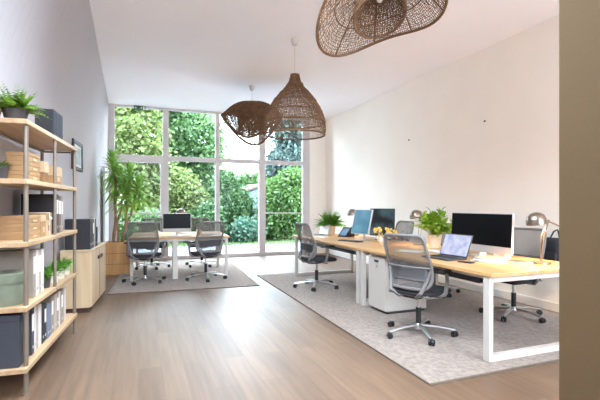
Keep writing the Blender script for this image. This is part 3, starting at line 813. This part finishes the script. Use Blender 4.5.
def stack(label, loc, rz, items, group='papers and books on the near desk'):
    z = loc[2]
    for (w, l, h, m, lab, dr) in items:
        t = thing('notebook' if h < .02 else 'book', lab, 'book', (loc[0], loc[1], z), rz+R(dr), group)
        B().box((0, 0, h/2), (w*.98, l*.985, h*.8)).obj('pages', 'paper', t)
        B().box((0, 0, h*.06), (w, l, h*.12)).box((0, 0, h*.94), (w, l, h*.12)).box((w/2-.001, 0, h/2), (.002, l, h)).obj('cover', m, t)
        z += h+.0006
    return z
stack('', (3.22, 3.20, DZ), R(20), [(.20, .28, .016, 'binder_taupe', 'taupe notebook at the bottom of the pile beside the laptop', 0), (.19, .26, .014, 'binder_blue', 'blue grey notebook in the middle of the pile beside the laptop', 14), (.15, .21, .012, 'kraft_light', 'pale kraft notebook on top of the pile beside the laptop', -12)])
stack('', (3.42, 3.02, DZ), R(-15), [(.15, .21, .018, 'binder_charcoal', 'charcoal notebook lying below the wide screen near the lamp', 0)])
tag(place(B().box((0, 0, .0012), (.21, .297, .0024)).obj('paper_sheet', 'paper'), (3.05, 4.25, DZ), R(25)), 'white paper sheets beside the foreground chair back on the near desk', 'paper')
def mug(name, label, cat, loc, m, r=.04, h=.095, rz=0., group=None):
    t = thing(name, label, cat, loc, rz, group)
    B().lathe([(r*.8, 0), (r*.92, .003), (r, h*.3), (r, h), (r*.9, h), (r*.88, .012), (.002, .011)], 24, cap=False).obj('cup', m, t, True)
    B().tube([(r*.95, 0, h*.78), (r*1.5, 0, h*.74), (r*1.65, 0, h*.5), (r*1.45, 0, h*.28), (r*.97, 0, h*.22)], .006, 8).obj('handle', m, t, True)
    return t
t = thing('tissue_box', 'small pale pink box with tissue beside the desk lamp', 'box', (3.50, 3.30, DZ), R(12))
B().box((0, 0, .035), (.10, .13, .07), .006).obj('carton', 'pink_note', t, True)
b = B()
for k in range(7): b.leaf((0, 0, .069), (math.cos(k*.9)*.4, math.sin(k*.9)*.4, 1), (0, 1, 0), .05, .05, .1, 3)
b.obj('tissue', 'paper', t, 'all', False)
mug('coffee_mug', 'white mug between the pink box and the notebooks', 'mug', (3.36, 3.42, DZ), 'pot_white', .036, .06, R(200), 'mugs on the desks')
mug('coffee_mug', 'white mug at the blue monitor on the far desk', 'mug', (3.38, 5.42, DZ), 'pot_white', .04, .10, R(120), 'mugs on the desks')
mug('coffee_mug', 'white mug beside the computer on the window table', 'mug', tl(.45, .35), 'pot_white', .04, .10, R(0), 'mugs on the desks')
mug('coffee_mug', 'cream mug at the other side of the computer on the window table', 'mug', tl(1.18, .42), 'pot_cream', .04, .10, R(0), 'mugs on the desks')
stack('', tl(1.35, .30), R(60), [(.15, .21, .016, 'binder_grey', 'grey notebook at the free corner of the window table', 0)], 'papers and books on the window table')
tag(place(B().box((0, 0, .0015), (.21, .297, .003)).obj('paper_sheet', 'paper'), tl(.28, .25), R(70)), 'white paper sheets on the window table near the dracaena', 'paper')
tag(place(B().box((0, 0, .0015), (.21, .297, .003)).obj('paper_sheet', 'paper'), (2.95, 6.70, DZ), R(20)), 'white paper sheets on the far desk before the bushy plant', 'paper')

# jar with dried flowers
def jar(label, loc, n, seed):
    t = thing('flower_jar', label, 'vase', loc, 0)
    B().lathe([(.03, 0), (.045, .002), (.046, .10), (.036, .125), (.038, .135), (.034, .135), (.032, .125), (.042, .10), (.041, .006), (.002, .006)], 24, cap=False).obj('jar', 'jar_glass', t, True)
    rg = random.Random(seed); s = B()
    for i in range(n):
        a = rg.uniform(0, 2*PI); r = rg.uniform(.03, .17); z = rg.uniform(.17, .27)-r*.3
        e = Vector((math.cos(a)*r, math.sin(a)*r, z))
        s.tube([(math.cos(a+2)*.02, math.sin(a+2)*.02, .012), (math.cos(a)*.022, math.sin(a)*.022, .13), e], .0018, 5)
        f = B()
        for k in range(5): f.ball(e+Vector((rg.uniform(-1, 1), rg.uniform(-1, 1), rg.uniform(-1, 1)))*.018, rg.uniform(.009, .014), 1)
        f.obj('flower_head', 'dry_flower', t, True)
    s.obj('stems', 'dry_stem', t)
jar('glass jar of yellow dried flowers on the desk seam', (3.08, 4.86, DZ), 26, 2)

# desk plants
pot('potted_plant', 'bright green leafy plant in cream pot beside the laptop on near desk', 'plant', (3.58, 4.46, DZ), .068, .094, .175, 'pot_cream', 'lime_leaf', 'bush', .36, 70, 'desk plants', 21)
pot('potted_plant', 'bushy fern in cream pot at far end of the far desk', 'plant', (3.34, 7.12, DZ), .075, .10, .20, 'pot_cream', 'mid_leaf', 'fern', .44, 110, 'desk plants', 22)

# desk lamps
def lamp(label, loc, rz, first=None):
    t = thing('desk_lamp', label, 'lamp', loc, rz, 'metal desk lamps')
    B().lathe([(.085, 0), (.088, .006), (.084, .018), (.03, .026), (.012, .034)], 28).obj('base', 'lamp_metal', t, True)
    b = B().tube([(0, 0, .03), (.03, .022, .15), (.045, .02, .28), (.075, 0, .40)], .0045, 8)
    b.tube([(0, 0, .03), (-.015, -.015, .15), (.0, -.015, .28), (.075, 0, .40)], .0045, 8)
    b.obj('stem', 'lamp_metal', t, True)
    B().tube([(.02, 0, .425), (.075, 0, .40), (.20, 0, .345)], .0075, 8).ball((.075, 0, .40), .014, 2).obj('arm', 'lamp_metal', t, True)
    T = Matrix.Translation((-.045, 0, .42)) @ Matrix.Rotation(R(-8), 4, 'Y')
    b = B().lathe([(.088, -.05), (.092, -.047), (.09, -.01), (.075, .03), (.048, .055), (.02, .066), (.002, .068)], 28, cap=False)
    b.lathe([(.002, .063), (.019, .061), (.046, .05), (.072, .026), (.086, -.012), (.088, -.05)], 28, cap=False)
    b.tube([(.04, 0, .045), (.075, 0, .02)], .016, 8)
    bmesh.ops.remove_doubles(b.bm, verts=b.bm.verts[:], dist=.0001)
    bmesh.ops.transform(b.bm, matrix=T, verts=b.bm.verts[:]); hd = b.obj('lamp_shade', 'lamp_metal', t, True, False)
    b = B().ball((0, 0, -.005), .026, 2); bmesh.ops.transform(b.bm, matrix=T, verts=b.bm.verts[:]); b.obj('bulb', 'bulb', t, True)
    return t
def lamp_light(root, power):
    l = bpy.data.lights.new('desk_lamp_light', 'SPOT'); l.energy = power; l.color = (1., .66, .26); l.spot_size = R(135); l.spot_blend = .6; l.shadow_soft_size = .03
    o = bpy.data.objects.new('desk_lamp_light', l); COL.objects.link(o)
    c, s = math.cos(root.rotation_euler.z), math.sin(root.rotation_euler.z)
    p = root.location
    o.location = (p.x-.045*c, p.y-.045*s, p.z+.37)
LR = R(-21)
l1 = lamp('brushed metal desk lamp lit over the desk end nearest the viewer', (3.56, 2.90, DZ), LR)
l2 = dup(l1, (3.67, 4.90, DZ), LR, 'brushed metal desk lamp left of the bright green leafy plant', 'metal desk lamps')
l3 = dup(l1, (3.70, 6.85, DZ), LR, 'brushed metal desk lamp between the bushy fern and the blue monitor', 'metal desk lamps')
l4 = dup(l1, tl(.92, .98), R(-30), 'brushed metal desk lamp behind the computer on the window table', 'metal desk lamps')
lamp_light(l1, 18); lamp_light(l2, 9); lamp_light(l3, 5); lamp_light(l4, 4)

# bag hanging on the cream wall
t = thing('hanging_bag', 'black bag hanging on cream wall beside the desk lamp', 'bag', (XR-.11, 3.60, .52), 0)
b = B().box((0, 0, .20), (.16, .27, .38), .07, seg=4); b.obj('bag_body', 'bag', t, True)
B().box((-.085, 0, .13), (.04, .20, .18), .018).obj('pocket', 'bag', t, True)
B().tube([(.02, -.06, .38), (.04, -.03, .46), (.06, 0, .485), (.04, .03, .46), (.02, .06, .38)], .009, 8).obj('strap', 'bag', t, True)
B().tube([(.109, 0, .49), (.06, 0, .472), (.05, 0, .49)], .006, 6).obj('hook', 'chrome', t, True)

# ------------------------------------------------------------------ woven pendant lamps
def woven(fn, nu, nv, t, name, th=.006, seed=1, j=.004):
    rg = random.Random(seed); b = B()
    b.grid(lambda u, v: fn(u, v)+Vector((rg.uniform(-j, j), rg.uniform(-j, j), rg.uniform(-j, j)))*(0 if v in (0, 1) else 1), nu, nv, True)
    o = b.obj(name, 'rattan', t, False, False)
    md = o.modifiers.new('weave', 'WIREFRAME'); md.thickness = th; md.use_even_offset = False; md.use_boundary = True
    return o
def rim(fn, v, t, r, n=64, name='rim'):
    return B().tube([fn(k/n, v) for k in range(n)], r, 8, True).obj(name, 'rattan_rim', t, True)
def hang(t, zc, ztop, parts=True):
    """cord and ceiling rose; zc is the shade's crown, all in the thing's frame whose origin is at the ceiling"""
    B().lathe([(.055, 0), (.055, -.02), (.035, -.085), (.012, -.095)], 24).obj('ceiling_rose', 'cord', t, True)
    B().tube([(0, 0, -.09), (0, 0, zc)], .004, 8).obj('cord', 'cord', t, True)
    B().lathe([(.02, zc+.01), (.024, zc-.0), (.024, zc-.09), (.016, zc-.10)], 16).obj('lamp_holder', 'cord', t, True)
    B().ball((0, 0, zc-.115), .028, 2).obj('bulb', 'pot_white', t, True)
# bell
PG = 'woven rattan pendant lamps'
t = thing('pendant_lamp', 'bell shaped woven rattan pendant lamp in the middle of the three', 'lamp', (2.02, 5.46, H), 0, PG)
hang(t, -.50, 0)
prof = [(0, .055), (.10, .075), (.2, .125), (.32, .215), (.45, .30), (.58, .362), (.7, .40), (.82, .422), (.92, .428), (1, .415)]
def lerp_prof(v):
    for (a, ra), (c, rc) in zip(prof, prof[1:]):
        if v <= c:
            q = (v-a)/(c-a); q = q*q*(3-2*q)*.3+q*.7; return ra+(rc-ra)*q
    return prof[-1][1]
bell = lambda u, v: Vector((math.cos(2*PI*u)*lerp_prof(v), math.sin(2*PI*u)*lerp_prof(v), -.50-.83*v+.0))
woven(lambda u, v: bell(u, v*.80), 120, 34, t, 'woven_shade', .0105, 3, .006)
woven(lambda u, v: bell(u, .80+v*.20), 130, 9, t, 'woven_skirt', .005, 4, .003)
for v, r in ((0, .012), (.22, .006), (.45, .007), (.62, .007), (.80, .009), (1, .011)): rim(bell, v, t, r, name='ring')
def hat(label, loc, rz, rad, zc, dome_r, dome_h, amp, ph, drop, nv=34, nu=150, th=.0065, lobes=2, seed=5, tilt=0., tilt2=0., rimr=.013):
    t = thing('pendant_lamp', label, 'lamp', loc, rz, PG)
    hang(t, zc, 0)
    def brim(u, v):
        a = 2*PI*u
        r = .05+(rad-.05)*v*(1+.10*math.cos(2*a+.6)*v)
        w = math.cos(lobes*a+ph)
        z = zc+.01-drop*(v**1.7)-amp*w*(v**1.8)+.05*math.sin(PI*v)
        x = r*math.cos(a); y = r*math.sin(a)
        return Vector((x, y, z-tilt*x-tilt2*y))
    def dome(u, v):
        a = 2*PI*u; r = .05+(dome_r-.05)*math.sin(PI/2*v)**.9
        z = zc-.005-dome_h*(1-math.cos(PI/2*v))
        return Vector((r*math.cos(a), r*math.sin(a), z-tilt*r*math.cos(a)-tilt2*r*math.sin(a)))
    woven(brim, nu, nv, t, 'woven_brim', th, seed, .006)
    woven(dome, 90, 22, t, 'woven_dome', th*1.1, seed+1, .005)
    rim(brim, 1, t, rimr, 96); rim(dome, 1, t, .011, 64, 'dome_rim')
    for v in (.35, .7): rim(brim, v, t, .006, 96, 'ring')
    for k in range(8):
        B().tube([brim(k/8, q/10) for q in range(11)], .007, 6).obj('spoke', 'rattan_rim', t, True)
    return t
hat('wavy hat shaped woven rattan pendant lamp farthest away, before the window', (2.04, 7.91, H), R(-21), .55, -.33, .27, .56, .25, PI, .50, nv=52, nu=170, th=.0145, rimr=.02)
hat('large wavy woven rattan pendant lamp cut by the top of the picture', (1.93, 3.12, H), R(-25), .50, -.42, .22, .26, .10, .5, .22, th=.0085, tilt=-.12, tilt2=.42)

# ------------------------------------------------------------------ garden
struct(B().span((-14, YB+.12, -.16), (22, 14.0, -.05)).obj('patio', 'patio'), 'pale wet patio outside the window')
struct(B().span((-14, 14.0, -.16), (22, 30, -.06)).obj('ground', 'lawn_soil'), 'lawn ground')
b = B(); rg = random.Random(9)
for i in range(5200):
    x = rg.uniform(-2, 7.5); y = rg.uniform(14.0, 17.5); a = rg.uniform(0, 2*PI); hgt = rg.uniform(.04, .09); w = .012
    dx, dy = math.cos(a)*w, math.sin(a)*w
    b.poly([(x-dx, y-dy, -.062), (x+dx, y+dy, -.062), (x+rg.uniform(-.03, .03), y+rg.uniform(-.03, .03), -.06+hgt)])
tag(b.obj('lawn_grass', 'lawn', None, False, False), 'mown green lawn beyond the patio', 'grass', None, 'stuff')

def tree(name, label, cat, loc, h, blobs, leafm, n, ls, trunk=True, group='trees and shrubs in the garden', seed=1):
    """blobs: (x, y, z, rx, ry, rz) crown volumes in the tree's frame"""
    rg = random.Random(seed); t = thing(name, label, cat, loc, rg.uniform(0, 6.28)*0, group)
    if trunk:
        b = B().tube([(0, 0, -.05), (.05, .02, h*.35), (0, .05, h*.75)], [.13, .09, .04], 8)
        for q in blobs: b.tube([(0.02, .02, h*.3), (q[0]*.6, q[1]*.6, q[2]*.85)], [.05, .015], 6)
        b.obj('trunk', 'tree_bark', t, True)
    else:
        b = B()
        for k in range(5): b.tube([(math.cos(k*1.3)*.06, math.sin(k*1.3)*.06, -.05), (math.cos(k*1.3)*.3, math.sin(k*1.3)*.3, h*.5)], [.03, .012], 6)
        b.obj('stems', 'tree_bark', t, True)
    vol = [q[3]*q[4]*q[5] for q in blobs]; tot = sum(vol); b = B()
    for q, vv in zip(blobs, vol):
        for i in range(int(2.2*n*vv/tot)):
            while True:
                p = Vector((rg.uniform(-1, 1), rg.uniform(-1, 1), rg.uniform(-1, 1)))
                if .35 < p.length < 1: break
            p *= (.75+.25*rg.random())
            lump = 1+.16*math.sin(p.x*9+q[0]*3)*math.sin(p.z*8+q[1])*math.sin(p.y*9)
            c = Vector((q[0]+p.x*q[3]*lump, q[1]+p.y*q[4]*lump, max(.02, q[2]+p.z*q[5]*lump)))
            d = Vector((rg.gauss(0, 1), rg.gauss(0, 1), rg.gauss(-.2, .8))).normalized()
            s = d.cross(Vector((rg.gauss(0, 1), rg.gauss(0, 1), rg.gauss(0, 1)))).normalized()
            L = ls*rg.uniform(.7, 1.3); w = L*.36
            b.bm.faces.new([b.bm.verts.new(v) for v in (c, c+d*L*.5+s*w, c+d*L, c+d*L*.5-s*w)])
    b.obj('crown' if trunk else 'foliage', leafm, t, False, False)
    return t
M['g_lime'] = leaf_mat('lime_tree_leaf', (83, 103, 54), (115, 126, 70), 2.4, .5)
M['g_mid'] = leaf_mat('garden_mid_leaf', (58, 95, 55), (95, 121, 73), 2., .5)
M['g_deep'] = leaf_mat('garden_deep_leaf', (40, 73, 42), (75, 103, 59), 2., .45)
M['g_hedge'] = leaf_mat('garden_hedge_leaf', (42, 76, 34), (82, 108, 50), 2., .45)
M['g_blue'] = leaf_mat('blue_conifer_needle', (51, 72, 72), (85, 102, 94), 2., .35)
M['g_aqua'] = leaf_mat('blue_green_leaf', (56, 93, 77), (88, 114, 92), 2., .5)
tree('garden_tree', 'yellow green tree filling the left window bay', 'tree', (-.4, 16.3, -.06), 5.2, [(0, 0, 3.6, 1.6, 1.3, 1.7), (-1, .3, 2.2, 1.1, 1., 1.1), (.9, .3, 2.3, 1.1, 1., 1.2), (.2, .2, 5.2, 1.2, 1., 1.0)], 'g_lime', 7000, .17, seed=1)
tree('garden_tree', 'blue green tree behind the yellow green tree at the far left', 'tree', (-2.2, 19, -.06), 6.5, [(0, 0, 4.2, 2.2, 1.6, 2.4), (1.4, 0, 6.2, 1.8, 1.5, 1.6), (-1.5, 0, 2.6, 1.6, 1.4, 1.6)], 'g_aqua', 6500, .22, seed=2)
tree('garden_tree', 'tall mid green tree behind the second window bay', 'tree', (2.2, 18.5, -.06), 6.0, [(0, 0, 4.0, 1.5, 1.4, 1.9), (-.9, .2, 5.6, 1.3, 1.2, 1.2), (.2, .2, 2.0, 1.5, 1.2, 1.3)], 'g_mid', 6500, .18, seed=3)
tree('garden_tree', 'yellow green tree low in the second window bay', 'tree', (1.4, 16.2, -.06), 2.6, [(0, 0, 2.0, .85, .8, .8), (.5, .2, 1.3, .9, .8, .9), (-.5, .1, 1.2, .7, .7, .8)], 'g_lime', 3500, .14, seed=4)
tree('garden_conifer', 'tall blue green conifer at top of the right window bay', 'tree', (6.9, 19.5, -.06), 8., [(0, 0, 1.6, 1.5, 1.5, 1.2), (0, 0, 3.4, 1.25, 1.25, 1.2), (.1, 0, 5.0, 1.05, 1., 1.1), (-.1, 0, 6.5, .8, .8, 1.1), (0, 0, 7.7, .5, .5, .9)], 'g_blue', 7000, .2, seed=5)
tree('garden_tree', 'lime green tree beside the conifer at the frame of the right bay', 'tree', (8.3, 20.5, -.06), 8., [(0, 0, 6.2, 1.1, 1., 1.7), (0, 0, 4.0, 1.2, 1., 1.5)], 'g_lime', 4000, .2, seed=6)
tree('garden_shrub', 'large green hedge shrub filling the lower right window bay', 'shrub', (5.25, 15.5, -.06), 2.4, [(0, 0, 1.3, 1.15, .9, 1.35), (.9, .3, 1.5, 1.0, .9, 1.3), (-.45, 0, .8, .7, .7, .9), (.4, .1, 2.3, .7, .6, .6)], 'g_hedge', 9000, .13, False, seed=7)
tree('garden_shrub', 'dark green shrub left of the shed', 'shrub', (3.3, 16.0, -.06), 2.6, [(0, 0, 1.2, .8, .8, 1.25), (-.2, 0, 2.2, .55, .5, .6), (.35, .1, 1.1, .6, .6, 1.0)], 'g_deep', 5000, .14, False, seed=8)
tree('garden_shrub', 'low bluish shrub at the lawn edge below the shed', 'shrub', (3.6, 15.1, -.06), .9, [(0, 0, .45, .62, .5, .5), (.5, .1, .4, .45, .4, .42)], 'g_aqua', 2600, .11, False, seed=9)
tree('garden_shrub', 'green shrub at the lawn edge beside the second mullion', 'shrub', (2.45, 15.3, -.06), 1.6, [(0, 0, .75, .6, .6, .8), (-.6, .2, .6, .6, .5, .65)], 'g_deep', 3200, .13, False, seed=10)
tree('garden_shrub', 'green shrub below the yellow green trees seen under the guard rail', 'shrub', (.3, 14.9, -.06), 1.3, [(0, 0, .6, .8, .6, .65), (-1.0, .2, .65, .9, .6, .7)], 'g_mid', 3600, .13, False, seed=11)
tree('garden_shrub', 'tall green laurel behind the shed roof', 'shrub', (5.0, 20.2, -.06), 3., [(0, 0, 1.6, 1.6, .9, 1.5), (1.0, 0, 2.2, 1.0, .9, 1.1), (-1.4, 0, 1.6, 1.2, .9, 1.3)], 'g_mid', 5000, .18, False, seed=12)
tree('garden_shrub', 'broad hedge at the back of the garden on the far left', 'shrub', (-3.0, 16.8, -.06), 2.4, [(0, 0, 1.3, 1.9, .9, 1.35), (-2.2, 0, 1.4, 1.4, .9, 1.4)], 'g_deep', 5000, .18, False, seed=13)
tree('garden_shrub', 'broad hedge at the back of the garden behind the tall trees', 'shrub', (1.6, 20.8, -.06), 3., [(0, 0, 1.5, 2.6, .9, 1.5), (2.0, 0, 1.5, 1.5, .9, 1.4)], 'g_hedge', 5500, .2, False, seed=14)
tree('garden_shrub', 'broad hedge at the back of the garden on the right', 'shrub', (8.5, 18.0, -.06), 3., [(0, 0, 1.5, 1.9, .9, 1.7), (2.6, 0, 1.6, 1.9, .9, 1.7)], 'g_deep', 5500, .2, False, seed=15)
# shed
t = thing('garden_shed', 'blue grey garden shed with brown roof among the shrubs', 'shed', (4.95, 17.3, -.06), R(8))
B().span((-.75, 0, 0), (.75, 1.6, 1.95)).prism([(-.75, .001, 1.95), (.75, .001, 1.95), (0, .001, 2.2)], (0, 1.598, 0)).obj('shed_wall', 'shed', t)
b = B()
for s in (-1, 1): b.prism([(0, -.12, 2.22), (0, -.12, 2.29), (s*.92, -.12, 1.95), (s*.92, -.12, 1.88)], (0, 1.84, 0))
b.obj('shed_roof', 'shed_roof', t)
B().span((-.3, -.02, .02), (.35, .0, 1.75), .004).obj('shed_door', 'patio', t)

# ------------------------------------------------------------------ light
w = bpy.data.worlds.new('overcast_sky'); sc.world = w; w.use_nodes = True
bg = w.node_tree.nodes['Background']; bg.inputs[0].default_value = (.77, .90, 1.06, 1)
wn = w.node_tree.nodes; wl = w.node_tree.links
tcw = wn.new('ShaderNodeTexCoord'); sx = wn.new('ShaderNodeSeparateXYZ'); wl.new(tcw.outputs['Generated'], sx.inputs[0])
mr = wn.new('ShaderNodeMapRange'); mr.inputs['From Min'].default_value = 0.; mr.inputs['From Max'].default_value = 1.; mr.inputs['To Min'].default_value = 3.; mr.inputs['To Max'].default_value = 9.5
wl.new(sx.outputs['Z'], mr.inputs['Value']); wl.new(mr.outputs['Result'], bg.inputs[1])
def portal(loc, rot, sx, sy):
    l = bpy.data.lights.new('daylight_portal', 'AREA'); l.shape = 'RECTANGLE'; l.size = sx; l.size_y = sy; l.cycles.is_portal = True
    o = bpy.data.objects.new('daylight_portal', l); COL.objects.link(o); o.location = loc; o.rotation_euler = rot
portal((1.8, YB+.1, 1.8), (R(-90), 0, 0), 4.95, 3.5)
portal((3.4, Y0-.21, 2.32), (R(90), 0, 0), 2.6, 2.45)
portal((.42, Y0-.21, 2.82), (R(90), 0, 0), 2.85, 1.45)
for a_, c_, d_, e_ in ADDED_SKYLIGHTS: portal(((a_+c_)/2, (d_+e_)/2, H+.21), (0, 0, 0), c_-a_, e_-d_)
sc.cycles.diffuse_bounces = 8; sc.cycles.max_bounces = 16; sc.cycles.transparent_max_bounces = 24

sc.view_settings.view_transform = 'Standard'; sc.view_settings.look = 'None'
sc.view_settings.exposure = 2.02; sc.view_settings.gamma = 1.; sc.view_settings.use_curve_mapping = False
